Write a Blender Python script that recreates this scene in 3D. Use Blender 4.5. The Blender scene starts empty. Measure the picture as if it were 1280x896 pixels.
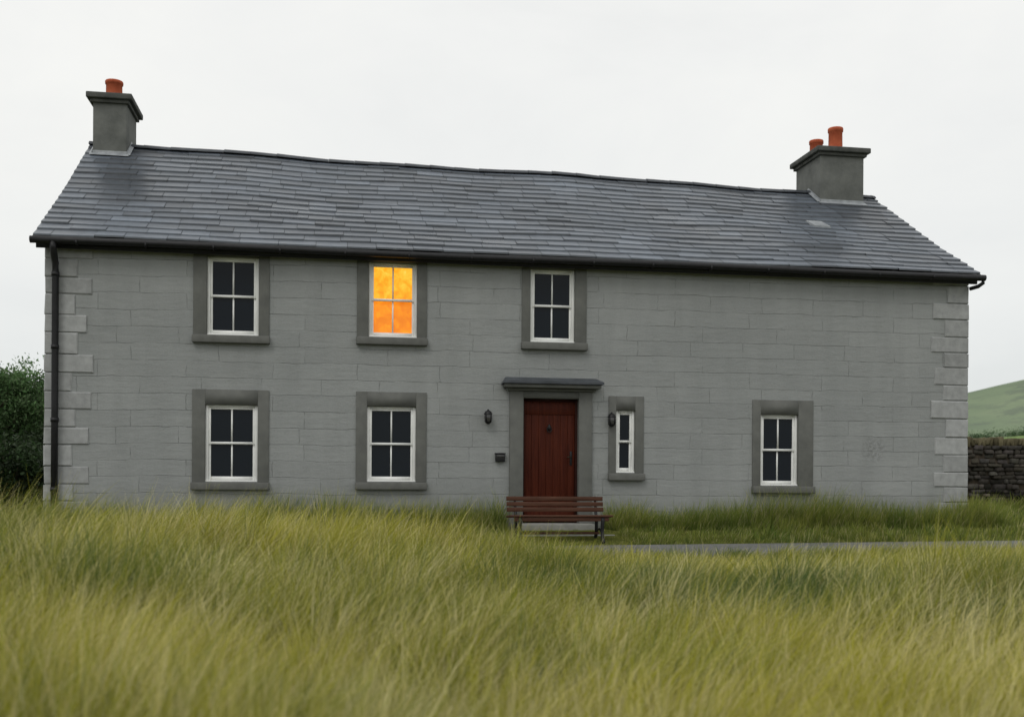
import bpy, math, random
import numpy as np
from mathutils import Vector, Matrix
random.seed(4); rng=np.random.default_rng(7)
S=bpy.context.scene
S.view_settings.view_transform='Standard'; S.view_settings.look='None'; S.view_settings.exposure=0

# ------------------------------------------------------------ materials
def newmat(name):
    m=bpy.data.materials.new(name); m.use_nodes=True
    nt=m.node_tree; b=nt.nodes['Principled BSDF']
    return m,nt,b
def N(nt,t,**k):
    n=nt.nodes.new(t)
    for a,v in k.items(): setattr(n,a,v)
    return n
def ramp(nt,src,stops):
    r=N(nt,'ShaderNodeValToRGB'); el=r.color_ramp.elements
    while len(el)<len(stops): el.new(0.5)
    for e,(p,c) in zip(el,stops):
        e.position=p; e.color=(c[0],c[1],c[2],1) if hasattr(c,'__len__') else (c,c,c,1)
    nt.links.new(src,r.inputs[0]); return r.outputs[0]
def noise(nt,vec,scale,detail=4,rough=.55,dist=0):
    n=N(nt,'ShaderNodeTexNoise'); n.inputs['Scale'].default_value=scale
    n.inputs['Detail'].default_value=detail; n.inputs['Roughness'].default_value=rough
    n.inputs['Distortion'].default_value=dist
    if vec is not None: nt.links.new(vec,n.inputs['Vector'])
    return n.outputs['Fac']
def mixc(nt,f,a,b,mode='MIX'):
    m=N(nt,'ShaderNodeMix',data_type='RGBA',blend_type=mode)
    for s,v in ((m.inputs[0],f),(m.inputs[6],a),(m.inputs[7],b)):
        if isinstance(v,(int,float)): s.default_value=v
        elif isinstance(v,tuple): s.default_value=(*v,1)
        else: nt.links.new(v,s)
    return m.outputs[2]
def math_(nt,op,a,b=0.0,c=None):
    m=N(nt,'ShaderNodeMath',operation=op)
    for i,v in enumerate((a,b,c)):
        if v is None: continue
        if isinstance(v,(int,float)): m.inputs[i].default_value=v
        else: nt.links.new(v,m.inputs[i])
    return m.outputs[0]
def bump(nt,b,h,strength=.5,dist=.01):
    n=N(nt,'ShaderNodeBump'); n.inputs['Strength'].default_value=strength; n.inputs['Distance'].default_value=dist
    nt.links.new(h,n.inputs['Height']); nt.links.new(n.outputs[0],b.inputs['Normal'])
def objco(nt): return N(nt,'ShaderNodeTexCoord').outputs['Object']
def scaled(nt,vec,sc,rot=(0,0,0)):
    m=N(nt,'ShaderNodeMapping'); m.inputs['Scale'].default_value=sc; m.inputs['Rotation'].default_value=rot
    nt.links.new(vec,m.inputs[0]); return m.outputs[0]

def simple(name,c1,c2,scale=6,rough=.8,bs=.3,bd=.005,spec=.3,bscale=None,metal=0):
    m,nt,b=newmat(name); v=objco(nt)
    n=noise(nt,v,scale,6,.6)
    col=ramp(nt,n,[(.3,c1),(.7,c2)])
    nt.links.new(col,b.inputs['Base Color'])
    b.inputs['Roughness'].default_value=rough; b.inputs['Specular IOR Level'].default_value=spec
    b.inputs['Metallic'].default_value=metal
    if bs: bump(nt,b,noise(nt,v,bscale or scale*6,5,.6),bs,bd)
    return m

def wall_mat():
    m,nt,b=newmat('painted_render'); v=objco(nt)
    sp=N(nt,'ShaderNodeSeparateXYZ'); nt.links.new(v,sp.inputs[0])
    xy=math_(nt,'ADD',sp.outputs[0],sp.outputs[1])
    wob=noise(nt,v,.8,3); wob2=noise(nt,v,4.2,5)
    z=math_(nt,'ADD',sp.outputs[2],math_(nt,'MULTIPLY',wob,.09))
    z=math_(nt,'ADD',z,math_(nt,'MULTIPLY',wob2,.035))
    xw=math_(nt,'ADD',xy,math_(nt,'MULTIPLY',wob2,.06))
    cb=N(nt,'ShaderNodeCombineXYZ'); nt.links.new(xw,cb.inputs[0]); nt.links.new(z,cb.inputs[1])
    br=N(nt,'ShaderNodeTexBrick'); nt.links.new(cb.outputs[0],br.inputs['Vector'])
    br.offset=.37; br.squash=.7; br.squash_frequency=3
    br.inputs['Scale'].default_value=1; br.inputs['Brick Width'].default_value=1.25
    br.inputs['Row Height'].default_value=.245; br.inputs['Mortar Size'].default_value=.007
    br.inputs['Mortar Smooth'].default_value=1.0; br.inputs['Bias'].default_value=0
    br.inputs['Color1'].default_value=(.94,.94,.94,1); br.inputs['Color2'].default_value=(1.04,1.04,1.04,1); br.inputs['Mortar'].default_value=(1,1,1,1)
    line=br.outputs['Fac']
    stretch=scaled(nt,v,(1.0,1.0,5.0))
    mask=ramp(nt,noise(nt,stretch,1.5,6,.7),[(.40,0.08),(.60,1.0)])
    lf=math_(nt,'MULTIPLY',line,mask)
    big=noise(nt,v,.55,5,.6); fine=noise(nt,v,38,4,.7)
    streak=noise(nt,scaled(nt,v,(2.2,2.2,.35)),1.6,5,.6)
    base=ramp(nt,big,[(.3,(.246,.258,.256)),(.7,(.304,.314,.310))])
    base=mixc(nt,1.0,base,br.outputs['Color'],'MULTIPLY')
    base=mixc(nt,ramp(nt,streak,[(.42,0.0),(.75,.42)]),base,(.20,.21,.205))
    base=mixc(nt,ramp(nt,noise(nt,stretch,2.2,6,.7),[(.5,0.0),(.78,.32)]),base,(.37,.38,.37))
    base=mixc(nt,ramp(nt,fine,[(.35,0.0),(.75,.25)]),base,(.38,.39,.385))
    base=mixc(nt,math_(nt,'MULTIPLY',lf,.50),base,(.12,.126,.124))
    zz=math_(nt,'MULTIPLY_ADD',sp.outputs[2],-1.2,1.0)
    zz=math_(nt,'MULTIPLY',math_(nt,'MAXIMUM',zz,0.0),noise(nt,v,3,5,.7))
    base=mixc(nt,math_(nt,'MINIMUM',zz,.6),base,(.16,.17,.13))
    d=N(nt,'ShaderNodeVectorMath',operation='DISTANCE'); nt.links.new(v,d.inputs[0]); d.inputs[1].default_value=(5.42,0,1.44)
    pm=math_(nt,'MULTIPLY',ramp(nt,d.outputs['Value'],[(.12,1.0),(.26,0.0)]),ramp(nt,noise(nt,v,16,4,.8),[(.49,0.0),(.53,1.0)]))
    base=mixc(nt,math_(nt,'MULTIPLY',pm,.5),base,(.15,.15,.15))
    nt.links.new(base,b.inputs['Base Color']); b.inputs['Roughness'].default_value=.82
    b.inputs['Specular IOR Level'].default_value=.25
    h=math_(nt,'ADD',math_(nt,'MULTIPLY',lf,-1.2),math_(nt,'MULTIPLY',noise(nt,v,14,6,.7),.9))
    h=math_(nt,'ADD',h,math_(nt,'MULTIPLY',noise(nt,stretch,3,4),.8))
    bump(nt,b,h,.65,.014)
    return m
def attr_mat(name,rough=.6,spec=.3,noise_scale=8,amt=.3,trans=0,bs=0,bd=.003):
    m,nt,b=newmat(name); a=N(nt,'ShaderNodeAttribute'); a.attribute_name='col'
    v=objco(nt); n=noise(nt,v,noise_scale,5,.6)
    c=mixc(nt,1.0,a.outputs['Color'],ramp(nt,n,[(.25,1-amt),(.75,1+amt*.6)]),'MULTIPLY')
    nt.links.new(c,b.inputs['Base Color']); b.inputs['Roughness'].default_value=rough
    b.inputs['Specular IOR Level'].default_value=spec
    if bs: bump(nt,b,noise(nt,v,noise_scale*5,5,.6),bs,bd)
    if trans:
        t=N(nt,'ShaderNodeBsdfTranslucent'); nt.links.new(c,t.inputs[0])
        mx=N(nt,'ShaderNodeMixShader'); mx.inputs[0].default_value=trans
        nt.links.new(b.outputs[0],mx.inputs[1]); nt.links.new(t.outputs[0],mx.inputs[2])
        nt.links.new(mx.outputs[0],nt.nodes['Material Output'].inputs[0])
    return m
def slate_mat():
    m,nt,b=newmat('wet_slate'); a=N(nt,'ShaderNodeAttribute'); a.attribute_name='col'
    v=objco(nt)
    n=noise(nt,v,9,6,.7); bigm=noise(nt,scaled(nt,v,(1,1,1)),.6,5,.65)
    c=mixc(nt,1.0,a.outputs['Color'],ramp(nt,n,[(.25,.76),(.75,1.24)]),'MULTIPLY')
    c=mixc(nt,1.0,c,ramp(nt,bigm,[(.3,.78),(.7,1.22)]),'MULTIPLY')
    lich=ramp(nt,noise(nt,v,3.5,8,.75),[(.62,0.0),(.72,.3)])
    c=mixc(nt,lich,c,(.22,.24,.245))
    nt.links.new(c,b.inputs['Base Color'])
    r=ramp(nt,bigm,[(.35,.26),(.65,.48)]); nt.links.new(r,b.inputs['Roughness'])
    b.inputs['Specular IOR Level'].default_value=.7
    bump(nt,b,noise(nt,v,30,6,.7),.25,.004)
    return m
def wood_mat(name,c1,c2,axis='z',rough=.5,spec=.3):
    m,nt,b=newmat(name); v=objco(nt)
    sc={'z':(14,14,.9),'x':(.9,14,14)}[axis]
    n=noise(nt,scaled(nt,v,sc),2.2,6,.65,.4)
    nt.links.new(ramp(nt,n,[(.3,c1),(.7,c2)]),b.inputs['Base Color'])
    b.inputs['Roughness'].default_value=rough; b.inputs['Specular IOR Level'].default_value=spec
    bump(nt,b,n,.35,.003); return m
def lit_mat():
    m,nt,b=newmat('lit_curtain'); v=objco(nt)
    sp=N(nt,'ShaderNodeSeparateXYZ'); nt.links.new(v,sp.inputs[0])
    z=math_(nt,'MULTIPLY_ADD',sp.outputs[2],.95,-3.02)
    n=noise(nt,v,7.5,6,.65,.6)
    step=ramp(nt,math_(nt,'MULTIPLY_ADD',sp.outputs[2],1.0,-3.1),[(.50,0.0),(.56,.34)])
    f=math_(nt,'ADD',math_(nt,'ADD',math_(nt,'MULTIPLY',z,.28),step),math_(nt,'MULTIPLY_ADD',n,1.4,-.64))
    c=ramp(nt,f,[(.0,(.68,.14,.003)),(.28,(.90,.25,.004)),(.52,(1.0,.39,.010)),(.82,(1.0,.60,.055)),(1.0,(1.0,.76,.22))])
    nt.links.new(c,b.inputs['Emission Color'])
    b.inputs['Base Color'].default_value=(.4,.2,.05,1)
    b.inputs['Emission Strength'].default_value=.98; b.inputs['Roughness'].default_value=.5
    b.inputs['Specular IOR Level'].default_value=.05
    return m
def pane_mat():
    m,nt,b=newmat('window_glass')
    b.inputs['Base Color'].default_value=(.006,.0095,.014,1)
    b.inputs['Roughness'].default_value=.02; b.inputs['Specular IOR Level'].default_value=.17
    return m

M={}
M['wall']=wall_mat()
M['surround']=simple('surround_paint',(.112,.115,.107),(.152,.155,.144),5,.8,.4,.004)
M['quoin']=attr_mat('quoin_stone',.85,.2,9,.22,0,.5,.006)
M['sill']=simple('sill_paint',(.110,.112,.104),(.148,.150,.14),7,.8,.4,.004)
M['white']=simple('white_gloss_paint',(.76,.77,.75),(.84,.84,.82),9,.45,.1,.001,.4)
M['glass']=pane_mat(); M['lit']=lit_mat()
M['black']=simple('black_iron',(.008,.008,.009),(.016,.016,.018),12,.45,.1,.001,.3)
M['slate']=slate_mat()
M['ridge']=simple('ridge_tile_clay',(.035,.040,.048),(.07,.078,.09),5,.5,.4,.004,.4)
M['lead']=simple('lead_flashing',(.20,.215,.23),(.36,.38,.40),7,.4,.3,.003,.5)
M['chim']=simple('chimney_render',(.105,.110,.104),(.165,.170,.160),3.5,.9,.7,.01,.2,16)
M['chimcap']=simple('chimney_cap_concrete',(.060,.063,.060),(.115,.118,.110),6,.9,.6,.006,.2)
M['pot']=simple('terracotta',(.36,.075,.035),(.52,.13,.06),7,.8,.4,.004,.2)
M['door']=wood_mat('door_mahogany',(.036,.0052,.002),(.082,.0165,.0065),'z',.55,.12)
M['doordark']=simple('door_frame_paint',(.022,.006,.004),(.035,.010,.007),6,.6,.1,.001,.15)
M['bench']=wood_mat('bench_timber',(.045,.018,.010),(.105,.047,.028),'x',.6,.2)
M['brass']=simple('aged_brass',(.03,.025,.018),(.06,.05,.03),9,.4,.1,.001,.5,None,.8)
M['lampglass']=simple('lamp_glass',(.03,.03,.03),(.06,.06,.06),9,.15,0,0,.5)
M['step']=simple('stone_step',(.20,.20,.185),(.30,.30,.28),6,.85,.5,.004,.2)
M['grass']=attr_mat('grass_blades',.6,.15,.9,.12,.38)
M['leaf']=attr_mat('leaf',.6,.2,1.2,.25,.3)
M['bark']=simple('bark',(.035,.028,.02),(.08,.065,.05),8,.9,.8,.02,.1)
M['stone']=attr_mat('dry_stone',.9,.1,9,.4,0,.8,.01)

def ground_mat():
    m,nt,b=newmat('meadow_ground'); v=objco(nt)
    c=ramp(nt,noise(nt,v,.35,6,.6),[(.3,(.060,.080,.016)),(.55,(.10,.112,.022)),(.75,(.14,.14,.035))])
    c=mixc(nt,ramp(nt,noise(nt,v,9,6,.7),[(.4,0.0),(.7,.6)]),c,(.05,.06,.016))
    nt.links.new(c,b.inputs['Base Color']); b.inputs['Roughness'].default_value=.95; b.inputs['Specular IOR Level'].default_value=.1
    bump(nt,b,noise(nt,v,12,6,.7),.8,.04); return m
M['ground']=ground_mat()
def road_mat():
    m,nt,b=newmat('worn_asphalt'); v=objco(nt)
    c=ramp(nt,noise(nt,v,1.2,6,.65),[(.3,(.085,.085,.084)),(.7,(.15,.15,.147))])
    c=mixc(nt,ramp(nt,noise(nt,v,60,3,.7),[(.45,0.0),(.65,.6)]),c,(.21,.21,.20))
    nt.links.new(c,b.inputs['Base Color']); b.inputs['Roughness'].default_value=.8
    bump(nt,b,noise(nt,v,70,3,.7),.6,.006); return m
M['road']=road_mat()
def hill_mat(name,a,b_,c_,dk,s1=.012,s2=.05):
    m,nt,b=newmat(name); v=objco(nt)
    c=ramp(nt,noise(nt,v,s1,6,.62),[(.35,a),(.5,b_),(.68,c_)])
    c=mixc(nt,ramp(nt,noise(nt,v,s2,7,.72),[(.50,0.0),(.60,.75)]),c,dk)
    nt.links.new(c,b.inputs['Base Color']); b.inputs['Roughness'].default_value=1; b.inputs['Specular IOR Level'].default_value=.0
    return m
M['hill']=hill_mat('hill_pasture',(.17,.215,.15),(.20,.25,.165),(.245,.29,.19),(.15,.18,.14))  # far hill: distance haze painted in as paler base colours
M['hill2']=hill_mat('near_hill_pasture',(.11,.165,.075),(.16,.23,.09),(.20,.27,.11),(.085,.12,.07),.02,.09)

# ------------------------------------------------------------ mesh helpers
def link(o,parent=None):
    S.collection.objects.link(o)
    if parent: o.parent=parent
    return o
def mesh_obj(name,verts,faces,mat,parent=None,col=None,smooth=False):
    me=bpy.data.meshes.new(name)
    verts=np.asarray(verts,dtype=np.float32)
    if isinstance(faces,np.ndarray):
        nf,k=faces.shape
        me.vertices.add(len(verts)); me.vertices.foreach_set('co',verts.ravel())
        me.loops.add(nf*k); me.loops.foreach_set('vertex_index',faces.ravel().astype(np.int32))
        me.polygons.add(nf); me.polygons.foreach_set('loop_start',np.arange(0,nf*k,k,dtype=np.int32))
        me.update(calc_edges=True)
    else:
        me.from_pydata([tuple(map(float,v)) for v in verts],[],faces); me.update()
    if col is not None:
        at=me.attributes.new('col','FLOAT_COLOR','POINT')
        c=np.ones((len(verts),4),dtype=np.float32); c[:,:3]=col; at.data.foreach_set('color',c.ravel())
    if smooth: me.polygons.foreach_set('use_smooth',np.ones(len(me.polygons),dtype=bool))
    me.materials.append(mat)
    return link(bpy.data.objects.new(name,me),parent)
BF=np.array([[0,1,3,2],[4,6,7,5],[0,4,5,1],[2,3,7,6],[0,2,6,4],[1,5,7,3]])
def box(name,x0,x1,y0,y1,z0,z1,mat,parent=None,bevel=0,col=None):
    v=[(x,y,z) for x in (x0,x1) for y in (y0,y1) for z in (z0,z1)]
    o=mesh_obj(name,v,BF,mat,parent,col)
    if bevel:
        b=o.modifiers.new('b','BEVEL'); b.width=bevel; b.segments=2
    return o
def tube(name,pts,rad,mat,parent=None,seg=10,smooth=True):
    pts=[Vector(p) for p in pts]; n=len(pts)
    if not hasattr(rad,'__len__'): rad=[rad]*n
    V=[];F=[]; up=Vector((0,0,1))
    for i,p in enumerate(pts):
        d=(pts[min(i+1,n-1)]-pts[max(i-1,0)]).normalized()
        a=d.cross(up)
        if a.length<.05: a=d.cross(Vector((1,0,0)))
        if i and a.dot(pa)<0: a=-a
        a.normalize(); pa=a; b=d.cross(a)
        for k in range(seg):
            t=2*math.pi*k/seg; V.append(p+(a*math.cos(t)+b*math.sin(t))*rad[i])
    for i in range(n-1):
        for k in range(seg):
            F.append((i*seg+k,i*seg+(k+1)%seg,(i+1)*seg+(k+1)%seg,(i+1)*seg+k))
    F.append(tuple(range(seg))[::-1]); F.append(tuple((n-1)*seg+k for k in range(seg)))
    if name is None: return V,F
    o=mesh_obj(name,[tuple(v) for v in V],F,mat,parent,smooth=smooth)
    return o
def lathe(name,prof,c,mat,parent=None,seg=20,sx=1,sy=1):
    V=[];F=[]
    for r,z in prof:
        for k in range(seg):
            t=2*math.pi*k/seg; V.append((c[0]+r*sx*math.cos(t),c[1]+r*sy*math.sin(t),c[2]+z))
    for i in range(len(prof)-1):
        for k in range(seg): F.append((i*seg+k,i*seg+(k+1)%seg,(i+1)*seg+(k+1)%seg,(i+1)*seg+k))
    return mesh_obj(name,V,F,mat,parent,smooth=True)
def empty(name,loc=(0,0,0)):
    e=bpy.data.objects.new(name,None); e.location=loc; return link(e)
def ss(a,b,x):
    t=np.clip((np.asarray(x,dtype=float)-a)/(b-a),0,1); return t*t*(3-2*t)
def fn(x,y,s,seed=0):
    r=np.random.default_rng(seed); o=0
    for i in range(6):
        a=r.uniform(0,6.28); f=s*(1+.7*i); o=o+np.sin(x*f*math.cos(a)+y*f*math.sin(a)+r.uniform(0,6.28)+1.3*np.sin(y*f*.6+i))/(1+.5*i)
    return o/3.2

# ------------------------------------------------------------ terrain
def gz(x,y,cut=True):
    x=np.asarray(x,dtype=float); y=np.asarray(y,dtype=float)
    r=.007*np.clip(x,0,12)
    h=.14+.006*np.clip(x,-12,12)
    z=r+(h-r)*ss(-1.5,-.5,y)
    z=z-.06*ss(-4.2,-4.9,y)-.32*ss(-4.3,-13,y)
    z=z+.24*ss(-1.6,-4.6,x)*ss(-3.9,-5.8,y)*(1-ss(-7,-14,y)*.7)
    z=z+.03*fn(x,y,.5,3)*(ss(-4.2,-6,y)+ss(1,4,y))
    if cut: z=z-.03*ss(-1.4,-1.7,y)*ss(-4.4,-4.1,y)
    return z
def axis(a,b,step,far):
    core=np.arange(a,b+step/2,step); ext=[]
    d=step; p=b
    while p<far: d*=1.35; p+=d; ext.append(p)
    e=np.array(ext)-b
    return np.concatenate([(a-e)[::-1],core,b+e])
def grid(name,xs,ys,zf,mat,smooth=True):
    X,Y=np.meshgrid(xs,ys); Z=zf(X,Y); nx=len(xs); ny=len(ys)
    V=np.stack([X.ravel(),Y.ravel(),Z.ravel()],1)
    i=np.arange(nx-1)[None,:]+nx*np.arange(ny-1)[:,None]; i=i.ravel()
    F=np.stack([i,i+1,i+1+nx,i+nx],1)
    return mesh_obj(name,V,F,mat,smooth=smooth)
grid('ground',axis(-24,24,.2,2200),axis(-24,16,.2,2200),gz,M['ground'])
grid('road',np.arange(-60,80,.5),np.array([-4.15,-3.9,-3.2,-2.5,-1.9,-1.72]),
     lambda x,y: .007*np.clip(x,0,12)-.004+.015*(1-((y+2.9)/1.25)**2)-.02*(np.abs(y+2.93)>1.2),M['road'])
def hillz(x,y):
    d2=(x-470)**2+(y-520)**2
    return 74*np.exp(-d2/(2*158**2))+2.0*fn(x,y,.02,5)-3
grid('hill',np.linspace(-60,1000,120),np.linspace(120,1050,110),hillz,M['hill'])
def hill2z(x,y):
    return 15.5*np.exp(-((y-215-.1*x)/60)**2)*ss(60,190,x)*(1-.25*ss(150,60,x))+.7*fn(x,y,.05,8)-1.5
grid('hill.001',np.linspace(40,420,100),np.linspace(90,340,80),hill2z,M['hill2'])

# ------------------------------------------------------------ farmhouse
H=empty('farmhouse')
XL,XR=-7.46,7.09; D=6.8; WT=4.30; BZ=-.15
SLX0,SLX1=-7.59,7.19
EY,EZ=-.22,4.345; RY=3.4
def ridgez(x): return 6.745-.0125*(x+7.5)-.03*ss(5.0,7.2,x)+.018*np.sin(x*.9+.5)+.012*np.sin(x*2.3)
WINS=[(-4.84,.76,.875,1.995,1.11,-4.85,2.22,True,False),
      (-4.83,.75,3.05,4.19,1.10,-4.85,4.275,True,False),
      (-2.473,.745,.888,2.01,1.07,-2.475,2.23,True,False),
      (-2.46,.735,3.085,4.20,1.06,-2.475,4.275,True,True),
      (.02,.71,3.075,4.19,1.03,.045,4.275,True,False),
      (1.205,.31,1.05,2.01,.57,1.215,2.235,False,False),
      (3.775,.645,.86,1.985,1.04,3.835,2.22,True,False)]
DX0,DX1,DZ=-.44,.44,2.175
holes=[(w[0]-w[1]/2-.01,w[0]+w[1]/2+.01,w[2]-.02,w[3]+.01) for w in WINS]+[(DX0-.03,DX1+.03,BZ,DZ+.03)]
xs=sorted({XL,XR,*[round(v,4) for h in holes for v in h[:2]]}); zs=sorted({BZ,WT,*[round(v,4) for h in holes for v in h[2:]]})
V=[];F=[]
for i in range(len(xs)-1):
    for j in range(len(zs)-1):
        cx=(xs[i]+xs[i+1])/2; cz=(zs[j]+zs[j+1])/2
        if any(h[0]<cx<h[1] and h[2]<cz<h[3] for h in holes): continue
        k=len(V); V+=[(xs[i],0,zs[j]),(xs[i+1],0,zs[j]),(xs[i+1],0,zs[j+1]),(xs[i],0,zs[j+1])]; F.append((k,k+1,k+2,k+3))
mesh_obj('front_wall',V,F,M['wall'],H)
for nm,x in (('gable_wall_west',XL),('gable_wall_east',XR)):
    zr=float(ridgez(x))-.10
    mesh_obj(nm,[(x,0,BZ),(x,D,BZ),(x,D,WT),(x,RY,zr),(x,0,WT)],[(0,1,2,3,4)],M['wall'],H)
mesh_obj('back_wall',[(XL,D,BZ),(XR,D,BZ),(XR,D,WT),(XL,D,WT)],[(0,1,2,3)],M['wall'],H)

def window(i,cx,w,zb,zt,sw,scx,stop,bars,lit):
    x0,x1=cx-w/2,cx+w/2; s0,s1=scx-sw/2,scx+sw/2; nm=f'window_{i}'
    W=bpy.data.objects.new(nm,None); link(W,H)
    sill_h=.115; st=zb-.03
    box('surround_jamb_a',s0,x0,-.022,.13,st,stop,M['surround'],W,.005)
    box('surround_jamb_b',x1,s1,-.022,.13,st,stop,M['surround'],W,.005)
    box('surround_head',x0,x1,-.020,.13,zt,stop-.001,M['surround'],W)
    box('sill',s0-.01,s1+.01,-.095,.12,st-sill_h,st,M['sill'],W,.012)
    box('sub_sill',x0+.002,x1-.002,.000,.11,st+.001,zb,M['white'],W,.004)
    fw=.042
    box('frame_jamb_a',x0+.001,x0+fw,.03,.12,zb,zt-.001,M['white'],W,.004)
    box('frame_jamb_b',x1-fw,x1-.001,.03,.12,zb,zt-.001,M['white'],W,.004)
    box('frame_head',x0+fw,x1-fw,.032,.12,zt-.035,zt-.001,M['white'],W)
    a,b=x0+fw,x1-fw; zm=(zb+zt)/2-.005; rt=.034
    for (nm2,y,z0,z1,tb,tt) in (('upper_sash',.045,zm-.02,zt-.036,.036,.03),('lower_sash',.069,zb+.001,zm+.015,.055,.03)):
        box(nm2+'_stile_a',a+.001,a+rt,y,y+.03,z0,z1,M['white'],W,.003)
        box(nm2+'_stile_b',b-rt,b-.001,y,y+.03,z0,z1,M['white'],W,.003)
        box(nm2+'_bottom_rail',a+rt,b-rt,y+.001,y+.03,z0,z0+tb,M['white'],W)
        box(nm2+'_top_rail',a+rt,b-rt,y+.001,y+.03,z1-tt,z1,M['white'],W)
        if bars: box(nm2+'_bar',cx-.011,cx+.011,y+.003,y+.028,z0+tb,z1-tt,M['white'],W)
        p0,p1,q0,q1=a+rt-.004,b-rt+.004,z0+tb-.004,z1-tt+.004; yy=y+.018
        mesh_obj(nm2+'_pane',[(p0,yy,q0),(p1,yy,q0),(p1,yy,q1),(p0,yy,q1)],[(0,1,2,3)],M['lit' if lit else 'glass'],W)
for i,w in enumerate(WINS): window(i+1,*w)

# quoins
for side,xc,sg in (('west',XL,1),('east',XR,-1)):
    z=.02; j=0; V=[];F=[];C=[]
    while z<4.2:
        hh=random.uniform(.24,.32); z1=min(z+hh,4.27)
        wd=(.62 if j%2 else .42)+random.uniform(-.06,.05); dp=(.40 if j%2 else .62)
        xa,xb=(xc-.016,xc+wd) if sg>0 else (xc-wd,xc+.016)
        pr=-.016-random.uniform(0,.008)
        base=len(V); g=random.uniform(.29,.39); c=(g*.985,g*1.005,g*1.0)
        b=.014
        x0,x1,zz0,zz1=xa,xb,z+.005,z1-.005
        pts=[(x0,dp,zz0),(x0,dp,zz1),(x1,dp,zz0),(x1,dp,zz1),
             (x0,pr+b,zz0),(x0,pr+b,zz1),(x1,pr+b,zz0),(x1,pr+b,zz1),
             (x0+b,pr,zz0+b),(x0+b,pr,zz1-b),(x1-b,pr,zz0+b),(x1-b,pr,zz1-b)]
        pts=[(p[0]+random.uniform(-.008,.008),p[1]+random.uniform(-.001,.001),p[2]+random.uniform(-.006,.006)) for p in pts]
        V+=pts; C+=[c]*12
        for f in ((0,4,5,1),(2,3,7,6),(0,2,6,4),(1,5,7,3),(4,6,10,8),(5,9,11,7),(4,8,9,5),(6,7,11,10),(8,10,11,9),(0,1,3,2)):
            F.append(tuple(base+q for q in f))
        z=z1; j+=1
    mesh_obj('quoins_'+side,V,F,M['quoin'],H,col=np.array(C))

# roof slates
def roofpt(x,t,side=0):
    z0=EZ+.006*np.sin(x*1.7); zr=ridgez(x)
    y=EY+(RY-EY)*t
    z=z0+(zr-z0)*t-.035*np.sin(math.pi*t)+.016*np.sin(x*1.35+t*5)*np.sin(math.pi*t)
    if side: y=2*RY-y
    return y,z
nc=18
for side in (0,1):
    V=[];F=[];C=[]
    for j in range(nc):
        t0=j/nc; t1=min((j+1)/nc+.012,1.0)
        x=SLX0-(0 if j%2 else .22); ph=random.uniform(0,6); rowg=random.uniform(.90,1.10)
        while x<SLX1:
            w=random.uniform(.36,.62); xa=max(x,SLX0)+.003; xb=min(x+w,SLX1)-.003; x+=w
            if xb-xa<.05: continue
            jl=random.uniform(-.004,.004); jr=jl+random.uniform(-.002,.002); lift=.028+random.uniform(-.003,.010)
            base=len(V)
            da=.0055*math.sin(xa*1.1+ph); db=.0055*math.sin(xb*1.1+ph)
            P=[]
            for (xx,tt,l) in ((xa,t0+da+jl,lift),(xb,t0+db+jr,lift+random.uniform(-.003,.003)),(xb,t1+db,.002),(xa,t1+da,.002)):
                tt=min(max(tt,-.004),1.0); y,z=roofpt(xx,tt,side); P.append((xx,float(y),float(z)+l))
            lo=[(P[0][0],P[0][1],P[0][2]-.030),(P[1][0],P[1][1],P[1][2]-.030)]
            V+=P+lo
            F+=[(base,base+1,base+2,base+3),(base+4,base+5,base+1,base)] if side==0 else [(base+3,base+2,base+1,base),(base,base+1,base+5,base+4)]
            g=random.uniform(.076,.108)*(1.0+.10*math.sin(xa*.8+j*.5))*rowg
            r_=random.random()
            if r_<.05: g*=1.35
            elif r_<.11: g*=.75
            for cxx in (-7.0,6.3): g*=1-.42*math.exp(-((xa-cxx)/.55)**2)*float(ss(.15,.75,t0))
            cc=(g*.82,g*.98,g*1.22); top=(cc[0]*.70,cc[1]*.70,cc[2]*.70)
            C+=[tuple(q*1.22 for q in cc)]*2+[top]*2+[(g*.2,g*.22,g*.25)]*2  # wet sheen painted into vertex colour: lower slate edges brightened
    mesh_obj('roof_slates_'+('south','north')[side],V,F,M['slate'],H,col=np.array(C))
    xs_=np.linspace(SLX0+.01,SLX1-.01,50); V=[];F=[]
    for i,x in enumerate(xs_):
        for q,t in enumerate((0.0,.25,.5,.75,1.0)):
            y,z=roofpt(x,t,side); V.append((x,float(y),float(z)-.03))
            if i and q: a=i*5+q; F.append((a-6,a-1,a,a-5))
    mesh_obj('roof_sarking_'+('south','north')[side],V,F,M['black'],H)
for nm,x in (('verge_west',SLX0),('verge_east',SLX1)):
    V=[]
    for q in range(17):
        t=q/16*2; s=0 if t<=1 else 1; tt=t if t<=1 else 2-t
        y,z=roofpt(x,tt,s); V.append((x,float(y),float(z)-.03))
    tube(nm,V,.020,M['ridge'],H,6)
V=[];F=[];x=SLX0-.01
while x<SLX1:
    x1=min(x+.46,SLX1+.01); r0,r1=.105,.098; zz=float(ridgez(x))-.055+random.uniform(-.004,.004); z2=float(ridgez(x1))-.055+random.uniform(-.004,.004)
    b=len(V); n=9
    for xx,r,z in ((x,r0,zz),(x1-.004,r1,z2)):
        for q in range(n):
            a=math.pi*(.08+.84*q/(n-1)); V.append((xx,RY+r*1.25*math.cos(a),z+r*math.sin(a)))
    for q in range(n-1): F.append((b+q,b+q+1,b+n+q+1,b+n+q))
    F.append(tuple(b+q for q in range(n))); F.append(tuple(b+n+q for q in range(n))[::-1]); x=x1
mesh_obj('ridge_tiles',V,F,M['ridge'],H)
P=[]
for xx,yy in ((5.12,1.60),(5.42,1.60),(5.36,1.84),(5.06,1.84)):
    t=(yy-EY)/(RY-EY); P.append((xx,yy,float(roofpt(xx,t)[1])+.06))
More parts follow.
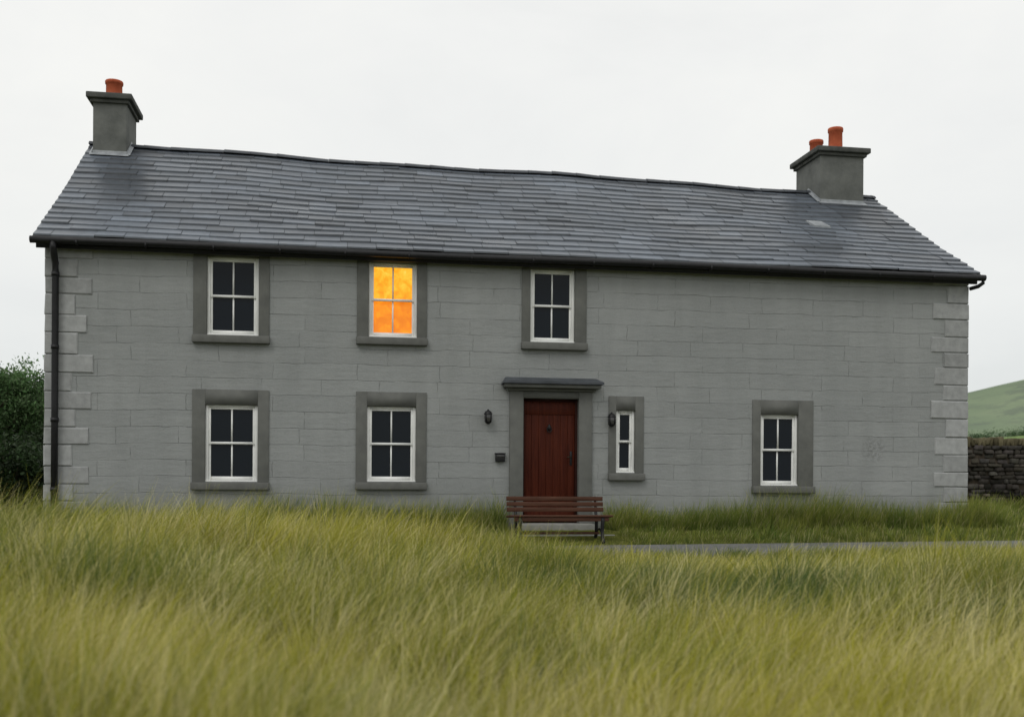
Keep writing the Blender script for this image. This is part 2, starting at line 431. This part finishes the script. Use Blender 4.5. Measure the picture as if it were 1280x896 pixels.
P+=[(p[0],p[1],p[2]-.045) for p in P]
mesh_obj('roof_vent_tile',P,[(0,1,2,3),(4,5,1,0),(5,6,2,1),(7,4,0,3)],M['lead'],H)

# gutter + fascia + downpipe
box('fascia',SLX0+.03,SLX1-.03,-.165,-.135,4.19,4.335,M['black'],H)
box('soffit',XL+.01,XR-.01,-.134,-.003,4.276,4.30,M['black'],H)
tube('gutter',[(x,-.235,4.285+.008*math.sin(x*.8)) for x in np.linspace(SLX0-.03,SLX1+.06,24)],.052,M['black'],H,12)
for x in np.arange(-7,7.2,.95): box('gutter_bracket',x,x+.025,-.292,-.17,4.228,4.30,M['black'],H)
tube('downpipe',[(-7.31,-.235,4.27),(-7.31,-.23,4.18),(-7.31,-.17,4.08),(-7.31,-.10,3.98),(-7.31,-.09,3.85),(-7.31,-.09,2),(-7.31,-.09,.05)],.049,M['black'],H,12)
for z in (3.8,2.75,1.7,.7): tube('pipe_collar',[(-7.31,-.09,z),(-7.31,-.09,z+.06)],.058,M['black'],H,12)
tube('gutter_outlet',[(7.21,-.235,4.27),(7.22,-.235,4.20),(7.17,-.17,4.15),(7.10,-.05,4.13)],.032,M['black'],H,10)

# chimneys
def chimney(nm,x0,x1,y0,y1,zt,pots):
    c=bpy.data.objects.new(nm,None); link(c,H)
    box('stack',x0,x1,y0,y1,5.9,zt-.10,M['chim'],c,.015)
    box('cap_course',x0-.045,x1+.045,y0-.045,y1+.045,zt-.16,zt-.099,M['chimcap'],c,.012)
    box('cap_slab',x0-.10,x1+.10,y0-.10,y1+.10,zt-.098,zt,M['chimcap'],c,.015)
    for px,py,h,r in pots:
        lathe('mortar_flaunching',[(r*1.8,-.0),(r*1.6,.03),(r*.9,.06)],(px,py,zt),M['chimcap'],c)
        lathe('chimney_pot',[(r*1.05,0),(r,.03),(r*.97,h*.8),(r*1.08,h*.83),(r*1.10,h*.95),(r*1.04,h),(r*.80,h),(r*.75,h*.6),(0,h*.55)],(px,py,zt+.02),M['pot'],c)
    def rz(y,x):
        t=(y-EY)/(RY-EY)
        if t>1: t=2-t
        return float(roofpt(x,t)[1])
    z=rz(y0,x0)+.02
    mesh_obj('flashing_front',[(x0-.05,y0-.07,rz(y0-.07,x0)+.045),(x1+.05,y0-.07,rz(y0-.07,x1)+.045),(x1+.03,y0-.008,z+.03),(x0-.03,y0-.008,z+.03),
             (x1+.008,y0-.006,z+.07),(x0-.008,y0-.006,z+.07)],[(0,1,2,3),(3,2,4,5)],M['lead'],c)
    for sx,xx in ((-1,x0),(1,x1)):
        V=[];F=[]
        ysn=np.linspace(y0-.02,min(y1,2*RY-y0)+.02,9)
        for q,y in enumerate(ysn):
            z=rz(y,xx)
            V+=[(xx+sx*.06,y,z+.04),(xx+sx*.007,y,z+.06),(xx+sx*.006,y,z+.10)]
            if q:
                b=q*3; F+=[(b-3,b,b+1,b-2),(b-2,b+1,b+2,b-1)]
        mesh_obj('flashing_side',V,F,M['lead'],c)
chimney('chimney_west',-7.455,-6.90,2.93,3.85,7.50,[(-7.18,3.30,.33,.14)])
chimney('chimney_east',5.83,6.72,2.88,3.98,7.32,[(6.25,3.12,.43,.135),(6.15,3.75,.38,.13)])

# doorway
dr=bpy.data.objects.new('doorway',None); link(dr,H)
box('pilaster_a',-.655,DX0,-.055,.14,.10,2.285,M['surround'],dr,.006)
box('pilaster_b',DX1,.655,-.055,.14,.10,2.285,M['surround'],dr,.006)
box('plinth_a',-.675,DX0-.005,-.075,.0,.05,.33,M['surround'],dr,.006)
box('plinth_b',DX1+.005,.675,-.075,.0,.05,.33,M['surround'],dr,.006)
box('lintel',DX0,DX1,-.052,.14,DZ,2.284,M['surround'],dr)
box('cornice_bed',-.70,.70,-.10,-.001,2.286,2.325,M['surround'],dr,.008)
box('cornice',-.76,.76,-.22,-.002,2.326,2.385,M['surround'],dr,.012)
mesh_obj('canopy_slab',[(-.79,-.27,2.386),(.79,-.27,2.386),(.79,-.27,2.42),(-.79,-.27,2.42),(-.72,-.002,2.50),(.72,-.002,2.50),(-.79,-.002,2.386),(.79,-.002,2.386)],
   [(0,1,2,3),(3,2,5,4),(0,3,4,6),(1,7,5,2),(0,6,7,1)],M['ridge'],dr)
box('door_frame_a',DX0+.001,DX0+.035,.05,.13,.24,DZ-.001,M['doordark'],dr,.003)
box('door_frame_b',DX1-.035,DX1-.001,.05,.13,.24,DZ-.001,M['doordark'],dr,.003)
box('door_frame_head',DX0+.035,DX1-.035,.052,.13,DZ-.04,DZ-.001,M['doordark'],dr)
xa=DX0+.036; nb=7; bw=(.88-.072)/nb
for i in range(nb): box(f'door_board_{i+1}',xa+i*bw+.0015,xa+(i+1)*bw-.0015,.085,.12,.25,DZ-.041,M['door'],dr,.004)
box('door_rail_top',xa,-xa,.074,.0851,1.93,2.10,M['door'],dr,.004)
box('door_rail_bottom',xa,-xa,.074,.0852,.26,.46,M['door'],dr,.004)
box('doorstep',-.62,.62,-.42,.13,.03,.235,M['step'],dr,.015)
box('doorstep_lower',-.72,.80,-.95,-.421,-.05,.10,M['step'],dr,.015)
lathe('door_knocker',[(0,-.05),(.02,-.05),(.028,-.01),(.022,.02),(.012,.04),(0,.045)],(-.01,.06,1.735),M['black'],dr,12)
tube('knocker_ring',[(-.01+.035*math.cos(t),.055,1.70+.045*math.sin(t)) for t in np.linspace(0,2*math.pi,14)],.007,M['black'],dr,6)
box('door_handle_plate',.325,.36,.070,.084,1.14,1.36,M['black'],dr,.004)
tube('door_handle',[(.342,.07,1.27),(.342,.03,1.27),(.27,.03,1.265)],.009,M['brass'],dr,8)

def wall_lamp(nm,x,z):
    e=empty(nm)
    box('back_plate',x-.03,x+.03,-.018,-.001,z-.06,z+.09,M['black'],e,.006)
    tube('arm',[(x,-.01,z+.07),(x,-.06,z+.11),(x,-.10,z+.085)],.010,M['black'],e,8)
    lathe('lantern_body',[(0,-.115),(.02,-.11),(.045,-.09),(.052,-.07)],(x,-.10,z),M['black'],e,16)
    lathe('lantern_glass',[(.046,-.07),(.056,-.02),(.056,.03),(.046,.045)],(x,-.10,z),M['lampglass'],e,16)
    lathe('lantern_hood',[(.066,.04),(.062,.055),(.045,.085),(.015,.10),(.012,.115),(0,.12)],(x,-.10,z),M['black'],e,16)
    for q in range(4):
        a=math.pi/4+q*math.pi/2
        tube(f'cage_{q}',[(x+.055*math.cos(a),-.10+.055*math.sin(a),z-.075),(x+.062*math.cos(a),-.10+.062*math.sin(a),z),(x+.052*math.cos(a),-.10+.052*math.sin(a),z+.05)],.010,M['black'],e,6)
wall_lamp('wall_lamp',-1.0,1.87); wall_lamp('wall_lamp',.955,1.855)
lb=empty('letter_box')
box('letter_box_body',-.875,-.725,-.06,-.001,1.185,1.305,M['black'],lb,.008)
box('letter_box_flap',-.86,-.74,-.068,-.0605,1.255,1.29,M['lampglass'],lb,.003)
box('letter_box_lid',-.882,-.718,-.07,-.001,1.306,1.32,M['black'],lb,.004)

# ------------------------------------------------------------ bench
B=empty('park_bench')
bx,by=-.13,-1.48; g=0.005; L=.75
for i in range(4):
    y=by+.02+i*.095
    box(f'seat_slat_{i+1}',bx-L,bx+L,y-.0395,y+.0395,g+.375-i*.006,g+.403-i*.006,M['bench'],B,.006)
for i in range(3):
    z=g+.44+i*.078; y=by+.40+i*.022
    box(f'back_slat_{i+1}',bx-L+.02,bx+L-.04,y,y+.022,z,z+.064,M['bench'],B,.006)
box('front_apron',bx-L+.06,bx+L-.06,by-.002,by+.02,g+.315,g+.372,M['bench'],B,.004)
box('stretcher',bx-L+.15,bx+L-.15,by+.19,by+.22,g+.12,g+.155,M['bench'],B,.004)
for i,sx in enumerate((-.60,.60)):
    x=bx+sx
    tube(f'front_leg_{i}',[(x,by-.03,g),(x,by-.02,g+.03),(x,by+.02,g+.12),(x,by+.03,g+.22),(x,by+.0,g+.32),(x,by+.02,g+.365)],[.036,.028,.026,.026,.030,.032],M['black'],B,8)
    tube(f'back_leg_{i}',[(x,by+.46,g),(x,by+.44,g+.03),(x,by+.38,g+.15),(x,by+.37,g+.33),(x,by+.43,g+.45),(x,by+.485,g+.66)],[.036,.028,.026,.026,.022,.018],M['black'],B,8)
    tube(f'seat_bearer_{i}',[(x,by+.0,g+.355),(x,by+.2,g+.34),(x,by+.39,g+.35)],.018,M['black'],B,8)
    tube(f'leg_brace_{i}',[(x,by+.02,g+.14),(x,by+.2,g+.20),(x,by+.38,g+.16)],.014,M['black'],B,8)

# ------------------------------------------------------------ dry stone wall
V=[];C=[]
def stone(cx,cy,cz,lx,ly,lz,g,rot=0):
    c=math.cos(rot); s=math.sin(rot)
    for a in (-1,1):
        for b in (-1,1):
            for d in (-1,1):
                x=a*lx/2*random.uniform(.72,1); y=b*ly/2*random.uniform(.78,1.1); z=d*lz/2*random.uniform(.7,1)
                V.append((cx+x*c-z*s,cy+y,cz+x*s+z*c)); C.append(g)
WY=8.6; x0w,x1w=7.3,26
z=.1
while z<1.80:
    hh=random.uniform(.08,.15); x=x0w
    while x<x1w:
        w=random.uniform(.12,.40); q=random.uniform(.025,.085)
        if random.random()<.12: q*=1.6
        colr=(q*random.uniform(1,1.1),q*.95,q*random.uniform(.75,.92))
        stone(x+w/2,WY+random.uniform(-.05,.05),z+hh/2,w,.45,hh*random.uniform(.9,1.15),colr,random.uniform(-.08,.08)); x+=w
    z+=hh
x=x0w
while x<x1w:
    w=random.uniform(.08,.15); q=random.uniform(.07,.15)
    stone(x+w/2,WY,z+.08,w,.42,random.uniform(.16,.34),(q*1.15,q,q*.60),random.uniform(-.45,.35)); x+=w*.95
nb_=len(V)//8; F=(BF[None]+8*np.arange(nb_)[:,None,None]).reshape(-1,4)
dsw=mesh_obj('dry_stone_wall',V,F,M['stone'],None,col=np.array(C))
b=dsw.modifiers.new('b','BEVEL'); b.width=.012; b.segments=1
core=box('wall_core',x0w,x1w,WY-.15,WY+.15,0,z,M['bark'],dsw)

# ------------------------------------------------------------ trees / shrubs
def leaves(centers,spread,n_each,size,shade,zs=.75):
    n=len(centers)*n_each
    c=np.repeat(centers,n_each,0)+rng.normal(0,1,(n,3))*np.repeat(spread,n_each)[:,None]*np.array([1,1,zs])
    a=rng.normal(0,1,(n,3)); a/=np.linalg.norm(a,axis=1)[:,None]
    b=np.cross(a,rng.normal(0,1,(n,3))); b/=np.linalg.norm(b,axis=1)[:,None]
    s=size*rng.uniform(.6,1.3,n)[:,None]
    V=np.stack([c-a*s,c+b*s*.5,c+a*s,c-b*s*.5],1).reshape(-1,3)
    sh=np.repeat(shade,n_each)*rng.uniform(.7,1.35,n)
    hue=rng.uniform(.75,1.1,n)
    col=np.stack([.070*sh*hue,.115*sh,.046*sh*hue],1); col=np.repeat(col,4,0)
    return V,col
def tree(name,x,y,h,r,seed,crown0=.25,n=150,n_each=150,shade=1):
    rd=random.Random(seed); z0=float(gz(x,y))-.05
    e=empty(name,(x,y,z0))
    VV=[];FF=[]
    def add(pts,rad,seg=7):
        v,f=tube(None,pts,rad,None,seg=seg); k=len(VV); VV.extend([tuple(q) for q in v]); FF.extend([tuple(k+i for i in ff) for ff in f])
    top=Vector((rd.uniform(-.2,.2),rd.uniform(-.2,.2),h*.72))
    tr=[Vector((0,0,0)),Vector((.05,0,h*.2)),Vector((top.x*.5+.05,top.y*.5,h*.45)),top]
    add(tr,[r*.075,r*.055,r*.04,r*.015],10)
    tips=[]
    for i in range(16):
        f=rd.uniform(.3,1); p=tr[1].lerp(tr[3],f); a=i*2.4+rd.uniform(-.4,.4)
        ln=r*rd.uniform(.55,.95)*(1.15-.5*f)
        q=p+Vector((math.cos(a)*ln,math.sin(a)*ln,ln*rd.uniform(.15,.7)+.1)); m=p.lerp(q,.5)+Vector((0,0,.1*ln))
        add([p,m,q],[r*.028,r*.018,r*.008]); tips.append(q)
        for k in range(3):
            q2=m.lerp(q,rd.random())+Vector((rd.uniform(-1,1),rd.uniform(-1,1),rd.uniform(-.2,1)))*r*.35
            add([m.lerp(q,.4),q2],[r*.012,r*.005],5); tips.append(q2)
    mesh_obj('trunk_and_limbs',VV,FF,M['bark'],e,smooth=True)
    cs=[];sp=[];sh=[]
    lobes=[(Vector((rd.uniform(-.5,.5)*r,rd.uniform(-.5,.5)*r,h*rd.uniform(.4,.78))),r*rd.uniform(.4,.62)) for _ in range(9)]
    while len(cs)<n:
        if rd.random()<.35: c=rd.choice(tips)
        else:
            lc,lr=rd.choice(lobes); d=Vector((rd.gauss(0,1),rd.gauss(0,1),rd.gauss(0,1))).normalized()
            c=lc+d*lr*rd.uniform(.7,1.05)
        if c.z<h*crown0*.6 or c.z>h*1.0: continue
        cs.append(tuple(c)); sp.append(r*rd.uniform(.05,.12)); sh.append(shade*rd.uniform(.5,1.5)*(.7+.5*c.z/h))
    V,col=leaves(np.array(cs),np.array(sp),n_each,.05,np.array(sh))
    mesh_obj('foliage',V,np.arange(len(V)).reshape(-1,4),M['leaf'],e,col=col)
tree('hawthorn_tree',-12.3,13.5,3.55,2.1,11,.2,230,150,1.0)
tree('hawthorn_tree',-13.9,17.5,4.6,2.3,12,.2,230,150,1.5)
tree('hawthorn_tree',-10.9,18.5,4.45,1.9,13,.2,170,140,1.4)
tree('hawthorn_tree',-17.8,14.0,4.4,2.4,14,.2,170,140)
def bush(name,x,y,h,r,seed,shade=.6,n=120):
    rd=random.Random(seed); z0=float(gz(x,y))-.05; e=empty(name,(x,y,z0)); VV=[];FF=[];cs=[];sp=[];sh=[]
    for i in range(22):
        a=rd.uniform(0,6.28); ln=r*rd.uniform(.4,.95); q=Vector((math.cos(a)*ln,math.sin(a)*ln,h*rd.uniform(.35,.9)))
        v,f=tube(None,[(0,0,0),q*.5+Vector((0,0,.1)),q],[.04,.025,.008],None,seg=6); k=len(VV); VV+= [tuple(t) for t in v]; FF+=[tuple(k+i_ for i_ in ff) for ff in f]
    for i in range(n):
        d=Vector((rd.gauss(0,1),rd.gauss(0,1),abs(rd.gauss(0,1)))).normalized()*rd.uniform(.55,1.0)
        cs.append((d.x*r,d.y*r,max(.08,d.z*h*rd.uniform(.85,1.02)))); sp.append(rd.uniform(.09,.2)); sh.append(shade*rd.uniform(.5,1.4))
    mesh_obj('stems',VV,FF,M['bark'],e)
    V,col=leaves(np.array(cs),np.array(sp),130,.05,np.array(sh))
    mesh_obj('foliage',V,np.arange(len(V)).reshape(-1,4),M['leaf'],e,col=col)
bush('bush',-9.9,7.2,1.7,1.35,21,.45,200); bush('bush',-12.0,8.2,2.0,1.6,22,.45,200); bush('bush',-14.2,9.0,2.2,1.8,23,.5,150); bush('bush',-10.0,10.6,2.0,1.5,24,.5,150)
# distant hedgerow on the near hill
hx=rng.uniform(90,330,420); hy=222+.1*hx+1.5*rng.normal(0,1,420)+6*np.sin(hx*.05); hz=hill2z(hx,hy)+rng.uniform(.2,1.1,420)
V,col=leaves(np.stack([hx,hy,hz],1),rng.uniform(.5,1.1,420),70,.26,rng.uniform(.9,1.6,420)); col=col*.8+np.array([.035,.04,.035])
mesh_obj('hedgerow',V,np.arange(len(V)).reshape(-1,4),M['leaf'],None,col=col)

# ------------------------------------------------------------ grass
C0=np.array([-3.33,-16.38]); FW=np.array([.164,.9865]); RT=np.array([.9865,-.164])
def blades(x,y,h,w,leanx,leany,cb,ct,zoff=0):
    n=len(x); z=gz(x,y)-.02
    az=rng.uniform(0,math.pi,n); wx=np.cos(az)*w/2; wy=np.sin(az)*w/2
    V=np.zeros((n,8,3),dtype=np.float32); C=np.zeros((n,8,3),dtype=np.float32)
    for i,(t,wf) in enumerate(((0,1.0),(.4,.95),(.75,.62),(1.0,.08))):
        cx=x+leanx*h*t**1.8; cy=y+leany*h*t**1.8
        l2=leanx**2+leany**2
        cz=z+h*t*(1-.28*np.minimum(l2,1.6)*t)
        for k,s in ((0,-1),(1,1)):
            V[:,2*i+k,0]=cx+s*wx*wf; V[:,2*i+k,1]=cy+s*wy*wf; V[:,2*i+k,2]=cz
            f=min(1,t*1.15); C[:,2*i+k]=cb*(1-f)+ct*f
    F=np.array([[0,1,3,2],[2,3,5,4],[4,5,7,6]])
    F=(F[None]+8*np.arange(n)[:,None,None]).reshape(-1,4)
    return V.reshape(-1,3),F,C.reshape(-1,3)
def patch(x,y): return .5+.85*fn(x,y,.75,21)+.40*fn(x,y,2.4,22)
def field_cols(x,y,n,tj=0):
    p=np.clip(patch(x,y)+.04+tj+rng.normal(0,.08,n),0,1)[:,None]
    gdark=np.array([.095,.145,.045]); gol=np.array([.43,.405,.042]); straw=np.array([.74,.66,.27])
    ct=gdark*(1-p)+gol*p
    st=(rng.random(n)<(.05+.36*p[:,0]**2))[:,None]
    ct=np.where(st,straw*rng.uniform(.65,1.15,(n,1)),ct*1.12)*rng.uniform(.75,1.28,(n,1))
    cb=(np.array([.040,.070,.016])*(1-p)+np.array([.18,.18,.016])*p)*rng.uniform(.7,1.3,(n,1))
    return cb,ct
def heightmap(x,y):
    h=.47+.16*fn(x,y,1.0,31)+.10*fn(x,y,3.1,32)
    h*=1-.53*ss(-10,-5.2,y)*ss(-3.0,-.2,x)
    return h*(1-.45*ss(-4.9,-4.1,y))
VV=[];FF=[];CC=[];off=0
def push(r):
    global off
    VV.append(r[0]); FF.append(r[1]+off); CC.append(r[2]); off+=len(r[0])
def field(nt,per,zr,wr,big=1.0,spr=(.03,.11)):
    Z=rng.uniform(zr[0],zr[1],nt); rr=rng.uniform(-1,1,nt)*(.54*Z+1.4)
    P=C0+Z[:,None]*FW+rr[:,None]*RT
    X=np.repeat(P[:,0],per); Y=np.repeat(P[:,1],per); n=nt*per
    dx=rng.normal(0,1,n); dy=rng.normal(0,1,n); sp=np.repeat(rng.uniform(*spr,nt),per)
    x=X+dx*sp; y=Y+dy*sp
    windx=.36+.38*fn(x,y,.8,41); windy=.05+.28*fn(x,y,.8,42)
    tx=np.repeat(rng.normal(0,.25,nt),per); ty=np.repeat(rng.normal(0,.22,nt),per)
    lx=windx+tx+dx*.24+rng.normal(0,.10,n); ly=windy+ty+dy*.24+rng.normal(0,.10,n)
    h=heightmap(x,y)*np.repeat(rng.uniform(.66,1.33,nt),per)*rng.uniform(.6,1.15,n)*big
    k=(y<-4.15)&((x-C0[0])**2+(y-C0[1])**2>2.0**2)
    w=rng.uniform(*wr,n)*(1+.05*np.hypot(x-C0[0],y-C0[1]))
    cb,ct=field_cols(X,Y,n,np.repeat(rng.normal(0,.22,nt),per))
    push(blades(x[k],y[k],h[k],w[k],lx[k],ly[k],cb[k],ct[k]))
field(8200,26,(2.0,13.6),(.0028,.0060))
field(900,60,(2.6,12.5),(.0025,.0045),1.25,(.05,.13))
def stalks(nt):
    Z=rng.uniform(2.4,12.8,nt); rr=rng.uniform(-1,1,nt)*(.54*Z+1.2); P=C0+Z[:,None]*FW+rr[:,None]*RT; x,y=P[:,0],P[:,1]
    k=(y<-4.4)&(patch(x,y)>.35); x=x[k];y=y[k];n=len(x)
    h=heightmap(x,y)*rng.uniform(1.0,1.45,n)
    cb=np.array([.24,.24,.06])*rng.uniform(.8,1.2,(n,1)); ct=np.array([.85,.77,.42])*rng.uniform(.7,1.1,(n,1))
    push(blades(x,y,h,rng.uniform(.0024,.0042,n),.38+rng.normal(0,.26,n),rng.normal(0,.22,n),cb,ct))
stalks(13000)
def fountains(nt,per):
    Z=rng.uniform(3.0,9.5,nt); rr=rng.uniform(-1,1,nt)*(.50*Z); P=C0+Z[:,None]*FW+rr[:,None]*RT
    X=np.repeat(P[:,0],per);Y=np.repeat(P[:,1],per); n=nt*per; dx=rng.normal(0,1,n);dy=rng.normal(0,1,n)
    x=X+dx*.04;y=Y+dy*.04
    h=np.maximum(heightmap(X,Y),.3)*np.repeat(rng.uniform(1.0,1.5,nt),per)*rng.uniform(.55,1.1,n)
    cb=np.array([.26,.26,.06])*rng.uniform(.7,1.2,(n,1)); ct=np.array([.90,.82,.44])*rng.uniform(.7,1.1,(n,1))
    k=y<-4.6
    push(blades(x[k],y[k],h[k],rng.uniform(.0028,.0055,k.sum()),(dx*.36+.24)[k],(dy*.3)[k],cb[k],ct[k]))
fountains(190,60)
n=60000; x=rng.uniform(-22,22,n); y=rng.uniform(-20,-4.2,n)
q=np.stack([x-C0[0],y-C0[1]],1); Zc=q@FW; Rc=np.abs(q@RT); k=((Rc>.54*Zc+1.2)|(Zc<2))&(np.hypot(q[:,0],q[:,1])>1.6); x=x[k];y=y[k]; n=len(x)
cb,ct=field_cols(x,y,n); push(blades(x,y,heightmap(x,y)*rng.uniform(.6,1.2,n),rng.uniform(.008,.016,n),.35+rng.normal(0,.25,n),rng.normal(0,.25,n),cb,ct))
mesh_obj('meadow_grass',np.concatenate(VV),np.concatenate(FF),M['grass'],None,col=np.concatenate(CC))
# verge grass at foot of the house and beyond
VV=[];FF=[];CC=[];off=0
def verge(nt,per,x0,x1,y0,y1,hlo,hhi,w,mask=None,seed=51,sp=.06,lean=.3):
    X=rng.uniform(x0,x1,nt); Y=rng.uniform(y0,y1,nt); H0=hlo+(hhi-hlo)*rng.random(nt)**2.0*np.clip(.65+.5*fn(X,Y,1.7,seed),.15,1.2)
    n=nt*per; dx=rng.normal(0,1,n); dy=rng.normal(0,1,n)
    x=np.repeat(X,per)+dx*sp; y=np.repeat(Y,per)+dy*sp; y=np.minimum(y,y1+.02); Hh=np.repeat(H0,per); tc=np.repeat(rng.normal(0,.25,nt),per)
    k=np.ones(n,bool)
    if mask: k=mask(x,y)
    x=x[k];y=y[k];Hh=Hh[k];tc=tc[k];dx=dx[k];dy=dy[k];n=len(x)
    h=Hh*rng.uniform(.45,1.2,n)
    pc=np.clip(.5+.4*fn(x,y,2.7,seed+1)+tc,0,1)[:,None]
    ct=np.array([.13,.21,.040])*(1-pc)+np.array([.38,.39,.085])*pc; ct=ct*rng.uniform(.7,1.3,(n,1))
    ct=np.where((rng.random(n)<.12)[:,None],np.array([.62,.56,.28]),ct)
    cb=np.array([.065,.10,.022])*rng.uniform(.7,1.3,(n,1))
    push(blades(x,y,h,rng.uniform(*w,n),dx*lean*.8+rng.normal(.1,lean*.5,n),np.minimum(dy*lean*.8,.2)-.1,cb,ct))
notdoor=lambda x,y: ~((x>-.78)&(x<.85)&(y>-1.75)&(y<0))
verge(2700,22,-7.6,7.4,-.55,-.05,.18,.72,(.004,.008),notdoor)
verge(1500,20,-8,8,-1.66,-.5,.06,.32,(.005,.009),notdoor)
verge(1600,18,7.2,22,-1.66,8.2,.10,.40,(.008,.016))
verge(1000,18,-20,-7.6,-1.7,7,.12,.50,(.008,.016))
verge(500,18,-1.1,1.05,-1.68,-.1,.02,.06,(.004,.008))
verge(900,18,7.4,24,7.6,8.30,.2,.6,(.01,.02))
mesh_obj('verge_grass',np.concatenate(VV),np.concatenate(FF),M['grass'],None,col=np.concatenate(CC))

# ------------------------------------------------------------ world, sun, camera
W=bpy.data.worlds.new('World'); S.world=W; W.use_nodes=True; nt=W.node_tree; bg=nt.nodes['Background']
el,rot=math.radians(48),math.radians(215)
sky=N(nt,'ShaderNodeTexSky'); sky.sky_type='NISHITA'; sky.sun_disc=False; sky.sun_elevation=el; sky.sun_rotation=rot
co=N(nt,'ShaderNodeTexCoord').outputs['Generated']
sp=N(nt,'ShaderNodeSeparateXYZ'); nt.links.new(co,sp.inputs[0])
cl=noise(nt,scaled(nt,co,(1,1,2.2)),1.8,6,.6,.4)
cloud=ramp(nt,cl,[(.3,(8.4,8.5,8.45)),(.5,(9.15,9.2,9.08)),(.7,(9.7,9.7,9.45))])
grad=ramp(nt,sp.outputs[2],[(0.0,(.82,.845,.85)),(.16,(.93,.94,.94)),(.4,(1.0,1.0,.995))])
cloud=mixc(nt,1.0,cloud,grad,'MULTIPLY')
fin=mixc(nt,.96,sky.outputs[0],cloud)
nt.links.new(fin,bg.inputs[0]); bg.inputs[1].default_value=.1
sd=bpy.data.lights.new('sun','SUN'); sd.energy=.7; sd.angle=math.radians(22); sd.color=(1,.97,.92)
so=link(bpy.data.objects.new('sun',sd))
d=Vector((math.sin(rot)*math.cos(el),math.cos(rot)*math.cos(el),math.sin(el)))
so.rotation_euler=d.to_track_quat('Z','Y').to_euler()

cd=bpy.data.cameras.new('camera'); cam=link(bpy.data.objects.new('camera',cd))
cd.sensor_width=36; cd.lens=36*1337/1280; cd.shift_y=152/1280; cd.clip_start=.05; cd.clip_end=5000
cd.dof.use_dof=True; cd.dof.focus_distance=16.2; cd.dof.aperture_fstop=1.6
R=Matrix.Rotation(math.radians(-9.44),4,'Z')@Matrix.Rotation(math.radians(90),4,'X')@Matrix.Rotation(.006,4,'Z')
cam.matrix_world=Matrix.Translation((C0[0],C0[1],.9))@R
S.camera=cam
